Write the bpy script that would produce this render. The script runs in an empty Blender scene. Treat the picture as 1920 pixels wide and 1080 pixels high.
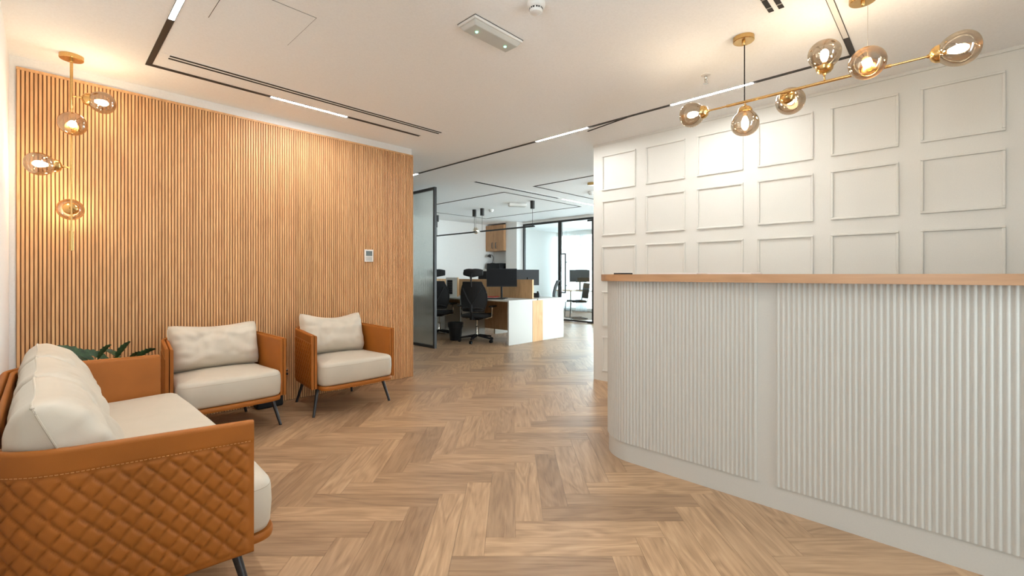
import bpy, math, random
from mathutils import Vector, noise
random.seed(7)
PI = math.pi
scene = bpy.context.scene
COL = scene.collection

# ------------------------------------------------------------------ camera
F, HY, EYE, H, YAW = 845.0, 516.0, 1.18, 2.65, math.radians(43.9)
CA, SA = math.cos(YAW), math.sin(YAW)
cam_d = bpy.data.cameras.new('camera')
cam_d.sensor_width = 36.0
cam_d.lens = 36.0 * F / 1920
cam_d.shift_y = -(540 - HY) / 1920
cam_d.clip_start = 0.05
cam = bpy.data.objects.new('camera', cam_d)
COL.objects.link(cam)
cam.location = (0, 0, EYE)
cam.rotation_euler = (PI / 2, 0, YAW - PI / 2)
scene.camera = cam

# ------------------------------------------------------------------ world, exposure
world = bpy.data.worlds.new('world')
scene.world = world
world.use_nodes = True
bg = world.node_tree.nodes['Background']
bg.inputs[0].default_value = (0.88, 0.95, 1.0, 1)
bg.inputs[1].default_value = 6.5
vs = scene.view_settings
vs.view_transform = 'Standard'
vs.look = 'None'
vs.exposure = 1.45
vs.gamma = 1.0
vs.use_curve_mapping = False
scene.cycles.caustics_reflective = False
scene.cycles.caustics_refractive = False
scene.cycles.sample_clamp_indirect = 4.0
scene.cycles.max_bounces = 10
scene.cycles.diffuse_bounces = 6
scene.cycles.transparent_max_bounces = 16

# daylight portals: outside the far window and the three added ones
for nm_, lc_, rt_, sz_ in (('window_portal', (12.42, 6.27, 1.3), (0, PI / 2, 0), (2.45, 6.7)),
                           ('entry_portal', (-1.95, 0.25, 1.29), (0, -PI / 2, 0), (2.42, 0.6)),
                           ('front_portal', (2.025, -1.95, 1.29), (PI / 2, 0, 0), (0.45, 2.42)),
                           ('office_portal', (7.47, 2.70, 1.29), (PI / 2, 0, 0), (3.5, 2.42))):
    pl_ = bpy.data.lights.new(nm_, 'AREA')
    pl_.shape, pl_.size, pl_.size_y = 'RECTANGLE', sz_[0], sz_[1]
    pl_.cycles.is_portal = True
    po_ = bpy.data.objects.new(nm_, pl_)
    COL.objects.link(po_)
    po_.location, po_.rotation_euler = lc_, rt_

LED = 82.0          # linear ceiling lights
LED_COL = (1.0, 1.0, 0.985)
BULB = 70.0         # globe lamps
BULB_COL = (1.0, 0.84, 0.62)


# ------------------------------------------------------------------ pixel helpers
def ray(px, py):
    u = (px - 960) / F
    return (CA + u * SA, SA - u * CA, (HY - py) / F)


def on_z(px, py, z):
    r = ray(px, py)
    d = (z - EYE) / r[2]
    return Vector((r[0] * d, r[1] * d, z))


def on_x(px, py, X):
    r = ray(px, py)
    d = X / r[0]
    return Vector((X, r[1] * d, EYE + r[2] * d))


def on_y(px, py, Y):
    r = ray(px, py)
    d = Y / r[1]
    return Vector((r[0] * d, Y, EYE + r[2] * d))


# ------------------------------------------------------------------ materials
MATS = {}


class NT:
    def __init__(self, name):
        m = bpy.data.materials.new(name)
        m.use_nodes = True
        self.m, self.t = m, m.node_tree
        self.t.nodes.clear()
        self.out = self.n('ShaderNodeOutputMaterial')
        MATS[name] = m

    def n(self, kind, **kw):
        nd = self.t.nodes.new(kind)
        for k, v in kw.items():
            setattr(nd, k, v)
        return nd

    def l(self, a, b):
        self.t.links.new(a, b)

    def val(self, sock, v):
        if hasattr(v, 'is_linked') or hasattr(v, 'links'):
            self.l(v, sock)
        else:
            sock.default_value = v

    def math(self, op, a, b=0.0, c=0.0):
        nd = self.n('ShaderNodeMath', operation=op)
        self.val(nd.inputs[0], a)
        self.val(nd.inputs[1], b)
        if op == 'MULTIPLY_ADD':
            self.val(nd.inputs[2], c)
        return nd.outputs[0]

    def noise(self, vec, scale, detail=3.0, rough=0.55, dist=0.0):
        nd = self.n('ShaderNodeTexNoise')
        self.l(vec, nd.inputs['Vector'])
        nd.inputs['Scale'].default_value = scale
        nd.inputs['Detail'].default_value = detail
        nd.inputs['Roughness'].default_value = rough
        nd.inputs['Distortion'].default_value = dist
        return nd.outputs['Fac']

    def ramp(self, fac, stops):
        nd = self.n('ShaderNodeValToRGB')
        self.l(fac, nd.inputs[0])
        e = nd.color_ramp.elements
        while len(e) < len(stops):
            e.new(0.5)
        for el, (p, c) in zip(e, stops):
            el.position = p
            el.color = (c[0], c[1], c[2], 1)
        return nd.outputs[0]

    def mix(self, fac, a, b, mode='MIX'):
        nd = self.n('ShaderNodeMix', data_type='RGBA', blend_type=mode)
        self.val(nd.inputs[0], fac)
        for i, v in ((6, a), (7, b)):
            if isinstance(v, tuple):
                nd.inputs[i].default_value = (v[0], v[1], v[2], 1)
            else:
                self.l(v, nd.inputs[i])
        return nd.outputs[2]

    def scale(self, vec, s, off=None):
        nd = self.n('ShaderNodeVectorMath', operation='MULTIPLY')
        self.l(vec, nd.inputs[0])
        nd.inputs[1].default_value = s
        if off is None:
            return nd.outputs[0]
        ad = self.n('ShaderNodeVectorMath', operation='ADD')
        self.l(nd.outputs[0], ad.inputs[0])
        self.l(off, ad.inputs[1])
        return ad.outputs[0]

    def bump(self, h, strength=0.2, dist=0.01):
        nd = self.n('ShaderNodeBump')
        nd.inputs['Strength'].default_value = strength
        nd.inputs['Distance'].default_value = dist
        self.l(h, nd.inputs['Height'])
        return nd.outputs[0]

    def princ(self, color, rough=0.5, metal=0.0, normal=None, spec=0.5, **kw):
        b = self.n('ShaderNodeBsdfPrincipled')
        if isinstance(color, tuple):
            b.inputs['Base Color'].default_value = (color[0], color[1], color[2], 1)
        else:
            self.l(color, b.inputs['Base Color'])
        self.val(b.inputs['Roughness'], rough)
        b.inputs['Metallic'].default_value = metal
        b.inputs['Specular IOR Level'].default_value = spec
        if normal is not None:
            self.l(normal, b.inputs['Normal'])
        for k, v in kw.items():
            b.inputs[k].default_value = v
        self.l(b.outputs[0], self.out.inputs[0])
        return b


def paint(name, color, rough=0.6, nscale=60.0, bump=0.05, vary=0.03, metal=0.0, spec=0.5):
    t = NT(name)
    co = t.n('ShaderNodeTexCoord').outputs['Object']
    f = t.noise(co, nscale, 3)
    c = t.ramp(f, [(0.3, tuple(v * (1 - vary) for v in color)), (0.7, tuple(min(1, v * (1 + vary)) for v in color))])
    t.princ(c, rough, metal, t.bump(f, bump, 0.002) if bump else None, spec)
    return t.m


def rnd_offset(t, rnd):
    cb = t.n('ShaderNodeCombineXYZ')
    t.l(t.math('MULTIPLY', rnd, 37.0), cb.inputs[0])
    t.l(t.math('MULTIPLY', rnd, 91.0), cb.inputs[1])
    t.l(t.math('MULTIPLY', rnd, 53.0), cb.inputs[2])
    return cb.outputs[0]


def wood(name, stops, axis, tint, rough=0.45, per_object=True, attr=False, freq=1.0, tintc=((0.70, 0.665, 0.645), (1.06, 1.04, 1.0)), bump=0.12):
    """grain runs along the local axis; every board gets its own shade"""
    t = NT(name)
    if attr:
        vec = t.n('ShaderNodeUVMap').outputs[0]
        rnd = t.n('ShaderNodeAttribute', attribute_name='rnd').outputs['Fac']
    else:
        vec = t.n('ShaderNodeTexCoord').outputs['Object']
        rnd = t.n('ShaderNodeObjectInfo').outputs['Random']
    off = rnd_offset(t, rnd)
    lo, hi = 2.2 * freq, 30.0 * freq
    s1 = {'X': (lo, hi, hi), 'Y': (hi, lo, hi), 'Z': (hi, hi, lo)}[axis]
    s2 = tuple(v * 3.4 for v in s1)
    s3 = {'X': (1.2, 7, 7), 'Y': (7, 1.2, 7), 'Z': (7, 7, 1.2)}[axis]
    g1 = t.noise(t.scale(vec, s1, off), 1.0, 4, 0.6, 1.2)
    g2 = t.noise(t.scale(vec, s2, off), 1.0, 3, 0.6, 0.3)
    g3 = t.noise(t.scale(vec, tuple(v * freq for v in s3), off), 1.0, 2, 0.5, 0.6)
    rings = t.math('SINE', t.math('MULTIPLY', g3, 46.0))
    mixv = t.math('MULTIPLY_ADD', g2, 0.35, t.math('MULTIPLY_ADD', rings, 0.07, t.math('MULTIPLY', g1, 0.62)))
    c = t.ramp(mixv, stops)
    sh = t.ramp(rnd, [(0.0, tintc[0]), (0.5, (0.98, 0.97, 0.96)), (1.0, tintc[1])])
    c = t.mix(tint, c, sh, 'MULTIPLY')
    r = t.math('MULTIPLY_ADD', g2, 0.18, rough - 0.09)
    t.princ(c, r, 0.0, t.bump(mixv, bump, 0.001), 0.45)
    return t.m


def emit(name, color, strength):
    t = NT(name)
    e = t.n('ShaderNodeEmission')
    e.inputs[0].default_value = (*color, 1)
    e.inputs[1].default_value = strength
    t.l(e.outputs[0], t.out.inputs[0])
    return t.m


def thin_glass(name, tint, refl, rough=0.0, gloss=(1, 1, 1), fres=1.45, edge=0.9):
    t = NT(name)
    tr = t.n('ShaderNodeBsdfTransparent')
    tr.inputs[0].default_value = (*tint, 1)
    gl = t.n('ShaderNodeBsdfGlossy')
    gl.inputs['Roughness'].default_value = rough
    gl.inputs[0].default_value = (*gloss, 1)
    fr = t.n('ShaderNodeFresnel')
    fr.inputs[0].default_value = fres
    fac = t.math('ADD', t.math('MULTIPLY', fr.outputs[0], edge), refl)
    fac = t.math('MINIMUM', fac, 0.95)
    mx = t.n('ShaderNodeMixShader')
    t.l(fac, mx.inputs[0])
    t.l(tr.outputs[0], mx.inputs[1])
    t.l(gl.outputs[0], mx.inputs[2])
    t.l(mx.outputs[0], t.out.inputs[0])
    return t.m


def leather(name, color, scale=260.0, rough=0.42, bump=0.16, vary=0.12):
    t = NT(name)
    co = t.n('ShaderNodeTexCoord').outputs['Object']
    v = t.n('ShaderNodeTexVoronoi', feature='DISTANCE_TO_EDGE')
    t.l(co, v.inputs['Vector'])
    v.inputs['Scale'].default_value = scale
    f = t.noise(co, 5.0, 3)
    c = t.ramp(f, [(0.25, tuple(x * (1 - vary) for x in color)), (0.75, tuple(x * (1 + vary) for x in color))])
    t.princ(c, rough, 0.0, t.bump(v.outputs['Distance'], bump, 0.0015), 0.3)
    return t.m


FLOOR_STOPS = [(0.26, (0.25, 0.148, 0.080)), (0.42, (0.36, 0.228, 0.130)), (0.58, (0.45, 0.293, 0.173)), (0.8, (0.55, 0.385, 0.24))]
wood('oak_plank', FLOOR_STOPS, 'X', 1.0, 0.38)
wood('oak_plank_far', FLOOR_STOPS, 'X', 1.0, 0.38, attr=True)
wood('slat_oak', [(0.25, (0.56, 0.30, 0.135)), (0.5, (0.71, 0.412, 0.195)), (0.8, (0.79, 0.49, 0.245))], 'Z', 0.55, 0.5, freq=0.8,
     tintc=((0.8, 0.74, 0.7), (1.1, 1.08, 1.05)))
wood('slat_backing', [(0.25, (0.20, 0.085, 0.032)), (0.8, (0.28, 0.125, 0.05))], 'Z', 0.2, 0.6, freq=0.8)  # same wood darkened: shade of the grooves put into the colour
wood('counter_oak', [(0.25, (0.36, 0.185, 0.085)), (0.5, (0.45, 0.245, 0.122)), (0.8, (0.52, 0.30, 0.155))], 'Y', 0.2, 0.42, freq=0.7)
wood('desk_oak', [(0.25, (0.48, 0.28, 0.13)), (0.5, (0.62, 0.38, 0.19)), (0.8, (0.70, 0.46, 0.25))], 'Z', 0.2, 0.5, freq=0.7)
wood('cabinet_oak', [(0.25, (0.36, 0.19, 0.09)), (0.5, (0.50, 0.28, 0.14)), (0.8, (0.58, 0.35, 0.18))], 'Z', 0.2, 0.5, freq=0.7)
paint('wall_paint', (0.86, 0.85, 0.83), 0.75, 90, 0.04)
paint('ceiling_paint', (0.93, 0.945, 0.955), 0.85, 90, 0.04)
paint('cream_paint', (0.69, 0.68, 0.635), 0.45, 140, 0.04, 0.02)
paint('counter_paint', (0.475, 0.45, 0.405), 0.42, 140, 0.04, 0.02)
paint('floor_base', (0.16, 0.09, 0.045), 0.8)
paint('white_plastic', (0.78, 0.76, 0.73), 0.4, 200, 0.02, 0.02)
paint('white_laminate', (0.56, 0.56, 0.53), 0.4, 120, 0.02, 0.02)
paint('black_metal', (0.018, 0.016, 0.015), 0.42, 150, 0.05, 0.15)
paint('track_black', (0.03, 0.022, 0.018), 0.55, 150, 0.05, 0.15)
paint('slot_black', (0.012, 0.011, 0.011), 0.8, 150, 0.0, 0.1)
paint('black_plastic', (0.012, 0.012, 0.013), 0.55, 200, 0.08, 0.15, spec=0.25)
paint('black_mesh', (0.014, 0.014, 0.015), 0.85, 700, 0.5, 0.4)
paint('screen_black', (0.006, 0.006, 0.007), 0.5, 30, 0.0, 0.1, spec=0.15)
paint('leg_metal', (0.06, 0.058, 0.06), 0.38, 80, 0.02, 0.1, metal=0.7)
paint('chrome', (0.62, 0.60, 0.57), 0.15, 80, 0.0, 0.03, metal=1.0)
paint('brass', (0.62, 0.40, 0.16), 0.24, 120, 0.03, 0.06, metal=1.0)
paint('lcd', (0.16, 0.20, 0.21), 0.25, 60, 0.0, 0.08)
paint('paper', (0.74, 0.70, 0.68), 0.7, 60, 0.02, 0.02)
paint('terracotta_red', (0.45, 0.06, 0.04), 0.5, 60, 0.02, 0.1)
paint('wire_grey', (0.5, 0.48, 0.44), 0.4, 60, 0.0, 0.02, metal=0.8)
paint('pot_ceramic', (0.30, 0.28, 0.26), 0.5, 60, 0.05, 0.06)
paint('soil', (0.03, 0.02, 0.013), 0.95, 60, 0.4, 0.4)
t_ = NT('curtain_white')
d_1, d_2, d_3 = t_.n('ShaderNodeBsdfDiffuse'), t_.n('ShaderNodeBsdfTranslucent'), t_.n('ShaderNodeMixShader')
d_1.inputs[0].default_value = d_2.inputs[0].default_value = (0.85, 0.87, 0.88, 1)
t_.l(d_1.outputs[0], d_3.inputs[1]); t_.l(d_2.outputs[0], d_3.inputs[2]); d_3.inputs[0].default_value = 0.6
t_.l(d_3.outputs[0], t_.out.inputs[0])
leather('tan_leather', (0.335, 0.106, 0.013), 300, 0.55)
leather('cream_leather', (0.55, 0.495, 0.41), 340, 0.46, 0.10, 0.04)
leather('seam_leather', (0.44, 0.37, 0.28), 340, 0.55, 0.1, 0.04)
leather('stitch_thread', (0.55, 0.26, 0.09), 500, 0.6, 0.05, 0.05)
emit('led_light', LED_COL, LED)
emit('led_daylight', (0.97, 0.98, 1.0), 9.0)
emit('bulb_light', BULB_COL, BULB)
emit('green_led', (0.18, 0.95, 0.45), 2.2)
thin_glass('smoke_glass', (0.68, 0.61, 0.53), 0.22, 0.02, (0.95, 0.88, 0.78), 1.45, 0.5)
thin_glass('clear_glass', (0.93, 0.97, 0.97), 0.02, 0.0)
t_ = NT('leaf_green')
co_ = t_.n('ShaderNodeTexCoord').outputs['Object']
f_ = t_.noise(co_, 28.0, 3, 0.6, 0.5)
t_.princ(t_.ramp(f_, [(0.3, (0.008, 0.028, 0.010)), (0.6, (0.025, 0.07, 0.022)), (0.85, (0.10, 0.16, 0.055))]), 0.4, 0.0, t_.bump(f_, 0.2, 0.003))
t_ = NT('reeded_glass')
b_ = t_.princ((0.80, 0.86, 0.83), 0.22, 0.0, None, 0.5)
b_.inputs['Transmission Weight'].default_value = 0.75
b_.inputs['IOR'].default_value = 1.18
t_ = NT('frosted_glass')
b_ = t_.princ((0.9, 0.94, 0.95), 0.35, 0.0, None, 0.5)
b_.inputs['Transmission Weight'].default_value = 0.85
b_.inputs['IOR'].default_value = 1.1


# ------------------------------------------------------------------ mesh builder
class MB:
    def __init__(self):
        self.v, self.f = [], []

    def add(self, vs_, fs):
        o = len(self.v)
        self.v += [tuple(p) for p in vs_]
        self.f += [tuple(i + o for i in q) for q in fs]
        return self

    def box(self, x0, x1, y0, y1, z0, z1):
        return self.add([(x0, y0, z0), (x1, y0, z0), (x1, y1, z0), (x0, y1, z0), (x0, y0, z1), (x1, y0, z1), (x1, y1, z1), (x0, y1, z1)],
                        [(0, 3, 2, 1), (4, 5, 6, 7), (0, 1, 5, 4), (1, 2, 6, 5), (2, 3, 7, 6), (3, 0, 4, 7)])

    def prism(self, poly, z0, z1):
        n = len(poly)
        a = sum(poly[i][0] * poly[(i + 1) % n][1] - poly[(i + 1) % n][0] * poly[i][1] for i in range(n))
        if a < 0:
            poly = poly[::-1]
        vs_ = [(x, y, z0) for x, y in poly] + [(x, y, z1) for x, y in poly]
        fs = [tuple(range(n - 1, -1, -1)), tuple(range(n, 2 * n))]
        fs += [(i, (i + 1) % n, n + (i + 1) % n, n + i) for i in range(n)]
        return self.add(vs_, fs)

    def rings(self, rings, cap0=True, cap1=True, closed=True):
        n = len(rings[0])
        vs_ = [p for r in rings for p in r]
        fs = []
        for k in range(len(rings) - 1):
            for i in range(n if closed else n - 1):
                j = (i + 1) % n
                fs.append((k * n + i, k * n + j, (k + 1) * n + j, (k + 1) * n + i))
        if cap0:
            fs.append(tuple(range(n - 1, -1, -1)))
        if cap1:
            fs.append(tuple(range((len(rings) - 1) * n, len(rings) * n)))
        return self.add(vs_, fs)

    def lathe(self, prof, origin=(0, 0, 0), axis=(0, 0, 1), n=20, cap0=True, cap1=True):
        ax = Vector(axis).normalized()
        e1 = ax.orthogonal().normalized()
        e2 = ax.cross(e1)
        o = Vector(origin)
        rs = [[o + ax * h + (e1 * math.cos(2 * PI * i / n) + e2 * math.sin(2 * PI * i / n)) * max(r, 1e-5) for i in range(n)] for r, h in prof]
        return self.rings(rs, cap0, cap1)

    def tube(self, p0, p1, r0, r1=None, n=12):
        p0, p1 = Vector(p0), Vector(p1)
        return self.lathe([(r0, 0), (r0 if r1 is None else r1, (p1 - p0).length)], p0, p1 - p0, n)

    def sweep(self, pts, r, n=8, closed=False):
        pts = [Vector(p) for p in pts]
        rs = []
        m = len(pts)
        for i, p in enumerate(pts):
            if closed:
                d = pts[(i + 1) % m] - pts[i - 1]
            else:
                d = pts[min(i + 1, m - 1)] - pts[max(i - 1, 0)]
            d.normalize()
            up = Vector((0, 0, 1)) if abs(d.z) < 0.95 else Vector((1, 0, 0))
            a = d.cross(up).normalized()
            b = a.cross(d)
            rs.append([p + (a * math.cos(2 * PI * k / n) + b * math.sin(2 * PI * k / n)) * r for k in range(n)])
        if closed:
            rs.append(rs[0])
        return self.rings(rs, not closed, not closed)

    def mesh(self, name, mat, smooth=False, angle=40):
        me = bpy.data.meshes.new(name)
        me.from_pydata(self.v, [], self.f)
        me.materials.append(MATS[mat])
        if smooth:
            me.polygons.foreach_set('use_smooth', [True] * len(me.polygons))
            me.set_sharp_from_angle(angle=math.radians(angle))
        me.update()
        return me


def link(name, me, parent=None, loc=(0, 0, 0), rot=(0, 0, 0)):
    o = bpy.data.objects.new(name, me)
    COL.objects.link(o)
    o.parent = parent
    o.location = loc
    o.rotation_euler = rot
    return o


def obj(name, mb, mat, parent=None, smooth=False, bevel=0.0, loc=(0, 0, 0), rot=(0, 0, 0), angle=40, segs=2):
    o = link(name, mb.mesh(name, mat, smooth, angle), parent, loc, rot)
    if bevel:
        b = o.modifiers.new('bevel', 'BEVEL')
        b.width, b.segments, b.limit_method = bevel, segs, 'ANGLE'
    return o


def thing(name, label, cat, loc=(0, 0, 0), rz=0.0, group=None):
    o = link(name, None, None, loc, (0, 0, rz))
    o['label'], o['category'] = label, cat
    if group:
        o['group'] = group
    return o


def tag(o, label, cat, group=None):
    o['label'], o['category'] = label, cat
    if group:
        o['group'] = group
    return o


def copy_tree(o, parent=None):
    c = o.copy()
    COL.objects.link(c)
    c.parent = parent
    for ch in list(o.children):
        copy_tree(ch, c)
    return c


def struct(name, mb, mat, label=None, **kw):
    o = obj(name, mb, mat, **kw)
    o['kind'] = 'structure'
    if label:
        o['label'] = label
    return o


B = lambda *a: MB().box(*a)

# ------------------------------------------------------------------ setting: shell
XL, YS, XR, YB, XG, XW = -0.16, 4.47, 4.335, 9.66, 9.30, 12.3
floor = struct('floor', B(-1.9, 12.4, -1.9, 9.8, -0.12, -0.005), 'floor_base', 'herringbone floor of warm oak planks')
ceiling = struct('ceiling', B(-1.9, 12.4, -1.9, 9.8, H, H + 0.12), 'ceiling_paint', 'flat off-white plaster ceiling')
wall_left = struct('wall_left', B(XL - 0.12, XL, 1.1, YS + 0.02, 0, H), 'wall_paint', 'plain white wall at the left edge')
wall_back = struct('wall_back', B(XL - 0.12, 2.975, YS + 0.02, YS + 0.15, 0, H), 'wall_paint', 'wall clad in vertical oak slats behind the armchairs')
wall_right = struct('wall_right', B(XR, XR + 0.135, -1.9, 2.885, 0, H), 'cream_paint', 'cream wall with rows of square picture-frame mouldings')
struct('wall_front', B(-1.9, 1.75, -1.9, -1.8, 0, H), 'wall_paint')
struct('wall_front_pier', B(2.3, XR, -1.9, -1.8, 0, H), 'wall_paint')
wn = struct('added_window_5', B(1.75, 2.3, -1.9, -1.8, 2.50, H), 'white_plastic', 'narrow window added behind the viewer for daylight')  # guessed opening, added out of view to let daylight into the reception
obj('sill', B(1.75, 2.3, -1.9, -1.8, 0, 0.08), 'white_plastic', wn)
for xx in (1.75, 2.25):
    obj('mullion', B(xx, xx + 0.05, -1.89, -1.81, 0.08, 2.50), 'white_plastic', wn)
obj('pane', B(1.8, 2.25, -1.854, -1.846, 0.08, 2.50), 'clear_glass', wn)
struct('wall_entry', B(-1.9, -1.8, -1.8, -0.1, 0, H), 'wall_paint')
struct('wall_entry_pier', B(-1.9, -1.8, 0.6, 1.1, 0, H), 'wall_paint')
wf = struct('added_window_2', B(-1.9, -1.8, -0.1, 0.6, 2.50, H), 'white_plastic', 'window added beside the viewer for daylight')  # added out of view as soft daylight fill for counter and ceiling
obj('sill', B(-1.9, -1.8, -0.1, 0.6, 0, 0.08), 'white_plastic', wf)
for yy in (-0.1, 0.55):
    obj('mullion', B(-1.89, -1.81, yy, yy + 0.05, 0.08, 2.50), 'white_plastic', wf)
obj('pane', B(-1.854, -1.846, -0.05, 0.55, 0.08, 2.50), 'clear_glass', wf)
struct('wall_corner', B(-1.9, XL - 0.12, 1.1, 1.2, 0, H), 'wall_paint')
struct('wall_office_left', B(XL - 0.12, XL, YS + 0.15, YB, 0, H), 'wall_paint')
struct('wall_office_back', B(XL - 0.12, XW + 0.1, YB, YB + 0.14, 0, H), 'wall_paint', 'plain white wall at the far end of the office')
wo = struct('added_window_3', B(XR + 0.135, XG, 2.75, 2.885, 2.50, H), 'white_plastic', 'office window added for daylight, hidden behind the cream wall')  # assumed window, added out of view to brighten the office
obj('sill', B(XR + 0.135, XG, 2.75, 2.885, 0, 0.12), 'white_plastic', wo)
for k in range(5):
    xx = XR + 0.165 + k * 1.187
    obj('mullion', B(xx - 0.03, xx + 0.03, 2.78, 2.86, 0.12, 2.50), 'white_plastic', wo)
    if k < 1:
        obj('infill', B(xx + 0.03, xx + 1.157, 2.78, 2.86, 0.12, 2.50), 'wall_paint', wo)  # bay closed to cut daylight on the desk ends
    elif k < 4:
        obj('pane', B(xx + 0.03, xx + 1.157, 2.814, 2.822, 0.12, 2.50), 'clear_glass', wo)
struct('wall_office_right', B(XG, XW + 0.1, 2.75, 2.885, 0, H), 'wall_paint')
struct('wall_office_pier', B(9.02, 9.36, 8.50, 8.92, 0, H), 'wall_paint', 'white wall pier beside the glass partition')
struct('wall_office_niche', B(9.26, 9.36, 8.92, YB, 0, H), 'wall_paint')
struct('trim_1', B(XR - 0.010, XR, -1.8, 2.885, 2.628, H), 'cream_paint', 'thin cream cornice strip under the ceiling')

# slat cladding: backing board, top rail, end trim and every slat
PITCH = 0.02042
X0 = -0.128
NSL = 152
X1 = X0 + NSL * PITCH
ZT = 2.575
back = obj('backing_board', B(X0, X1, YS + 0.008, YS + 0.02, 0.0, ZT), 'slat_backing', wall_back)
obj('top_rail', B(X0, X1 + 0.006, YS - 0.006, YS + 0.02, ZT - 0.018, ZT), 'slat_oak', wall_back, bevel=0.002)
obj('end_trim', B(X1, X1 + 0.006, YS - 0.005, YS + 0.15, 0.0, ZT - 0.018), 'slat_oak', wall_back)
w_, d_ = PITCH * 0.36, 0.011
slat_poly = [(-w_, 0), (w_, 0), (w_, -d_ + 0.0025), (w_ - 0.0025, -d_), (-w_ + 0.0025, -d_), (-w_, -d_ + 0.0025)]
slat_me = MB().prism(slat_poly, 0.004, ZT - 0.018).mesh('slat', 'slat_oak')
for i in range(NSL):
    link('slat', slat_me, wall_back, (X0 + (i + 0.5) * PITCH, YS + 0.008, 0))

# square mouldings on the cream wall
mw, mh, mb_, mt = 0.412, 0.392, 0.017, 0.013
m = MB()
for (y0, y1, z0, z1) in ((0, mw, 0, mb_), (0, mw, mh - mb_, mh), (0, mb_, mb_, mh - mb_), (mw - mb_, mw, mb_, mh - mb_)):
    m.box(-mt, 0, y0, y1, z0, z1)
mould_me = m.mesh('moulding_frame', 'cream_paint')
for c in range(6):
    for r in range(5):
        o = link('moulding_frame', mould_me, wall_right, (XR, 2.768 - c * 0.5275 - mw, 2.512 - r * 0.5035 - mh))
        bv = o.modifiers.new('bevel', 'BEVEL')
        bv.width, bv.segments, bv.limit_method = 0.004, 2, 'ANGLE'

# herringbone planks
PW, PL = 0.1345, 0.6725
fwd, rgt = Vector((CA, SA)), Vector((SA, -CA))
ra0, rb0 = -0.387 - PL, 2.297


def to_world(a, b):
    p = rgt * a + fwd * b
    return p.x, p.y


planks = []
for i in range(-90, 110):
    for j in range(-14, 15):
        la, lb = ra0 + (i + 5 * j) * PW, rb0 + (i - 5 * j) * PW
        for kind in (0, 1):
            a, b = (la + PL / 2, lb + PW / 2) if kind == 0 else (la + PL + PW / 2, lb + PW - PL / 2)
            x, y = to_world(a, b)
            if not (XL - 0.4 < x < 9.9 and -0.9 < y < 9.5):
                continue
            if b < 0.7 or abs(a) > b * 1.25 + 0.5:
                continue
            if x < 2.6 and y > 4.9 or x > 4.7 and y < 2.6 or x > 3.4 and y < 1.3 and x < 4.7:
                continue
            planks.append((b, x, y, kind))
planks.sort()
plank_me = MB().box(-PL / 2 + 0.0005, PL / 2 - 0.0005, -PW / 2 + 0.0005, PW / 2 - 0.0005, -0.005, 0).mesh('plank', 'oak_plank')
near, far = planks[:300], planks[300:]
for b, x, y, kind in near:
    link('plank', plank_me, floor, (x, y, 0), (0, 0, YAW - PI / 2 + (PI / 2 if kind else 0)))
me = bpy.data.meshes.new('far_planks')
vv, ff, uvs, rr = [], [], [], []
for k, (b, x, y, kind) in enumerate(far):
    ang = YAW - PI / 2 + (PI / 2 if kind else 0)
    ex, ey = Vector((math.cos(ang), math.sin(ang))), Vector((-math.sin(ang), math.cos(ang)))
    hx, hy = PL / 2 - 0.0005, PW / 2 - 0.0005
    o = len(vv)
    for z in (-0.005, 0.0):
        for sx, sy in ((-1, -1), (1, -1), (1, 1), (-1, 1)):
            p = Vector((x, y)) + ex * hx * sx + ey * hy * sy
            vv.append((p.x, p.y, z))
    loc = [(-hx, -hy), (hx, -hy), (hx, hy), (-hx, hy)] * 2
    rv = random.random()
    for q in ((4, 5, 6, 7), (0, 1, 5, 4), (1, 2, 6, 5), (2, 3, 7, 6), (3, 0, 4, 7)):
        ff.append(tuple(o + c for c in q))
        for c in q:
            uvs += [loc[c][0], loc[c][1]]
            rr.append(rv)
me.from_pydata(vv, [], ff)
uvl = me.uv_layers.new(name='UVMap')
uvl.data.foreach_set('uv', uvs)
at = me.attributes.new('rnd', 'FLOAT', 'CORNER')
at.data.foreach_set('value', rr)
me.materials.append(MATS['oak_plank_far'])
o = link('far_planks', me, floor)
o['kind'] = 'stuff'
# screed under the remaining area, level with the planks where none are seen
# ------------------------------------------------------------------ ceiling fixtures
TW = 0.034


def strip(parent, x0, y0, x1, y1, w, mat, name, drop=0.004, z=0.0):
    """bar on the ceiling between two plan points"""
    d = Vector((x1 - x0, y1 - y0))
    n = Vector((-d.y, d.x)).normalized() * w / 2
    poly = [(x0 + n.x, y0 + n.y), (x0 - n.x, y0 - n.y), (x1 - n.x, y1 - n.y), (x1 + n.x, y1 + n.y)]
    return obj(name, MB().prism(poly, H - z - drop, H - z), mat, parent)


def profile_run(t, a, b, c, d, w, lit=(), off=(), mat='led_light'):
    """channel from (a, b) to (c, d), axis aligned: black bed, two lips and light modules between them"""
    hx = abs(c - a) > abs(d - b)
    lo, hi = (min(a, c), max(a, c)) if hx else (min(b, d), max(b, d))
    mid = b if hx else a
    bx = (lambda p, q, u, v, z0, z1: B(p, q, mid + u, mid + v, z0, z1)) if hx else (lambda p, q, u, v, z0, z1: B(mid + u, mid + v, p, q, z0, z1))
    obj('track_bed', bx(lo, hi, -w / 2, w / 2, -0.0015, 0.0), 'track_black', t)
    for s_ in (-1, 1):
        u, v = sorted((s_ * w * 0.5, s_ * w * 0.40))
        obj('track_lip', bx(lo, hi, u, v, -0.0040, -0.0016), 'track_black', t)
    for segs, mt_, nm in ((lit, mat, 'lit_module'), (off, 'white_plastic', 'unlit_module')):
        for p, q in segs:
            obj(nm, bx(p, q, -w * 0.395, w * 0.395, -0.0040, -0.0016), mt_, t)


def track(label, runs, w=TW, mat='led_light'):
    t = thing('light_track', label, 'track light', (0, 0, H))
    for r in runs:
        profile_run(t, *r[0], w, r[1] if len(r) > 1 else (), r[2] if len(r) > 2 else (), mat)
    return t


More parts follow.
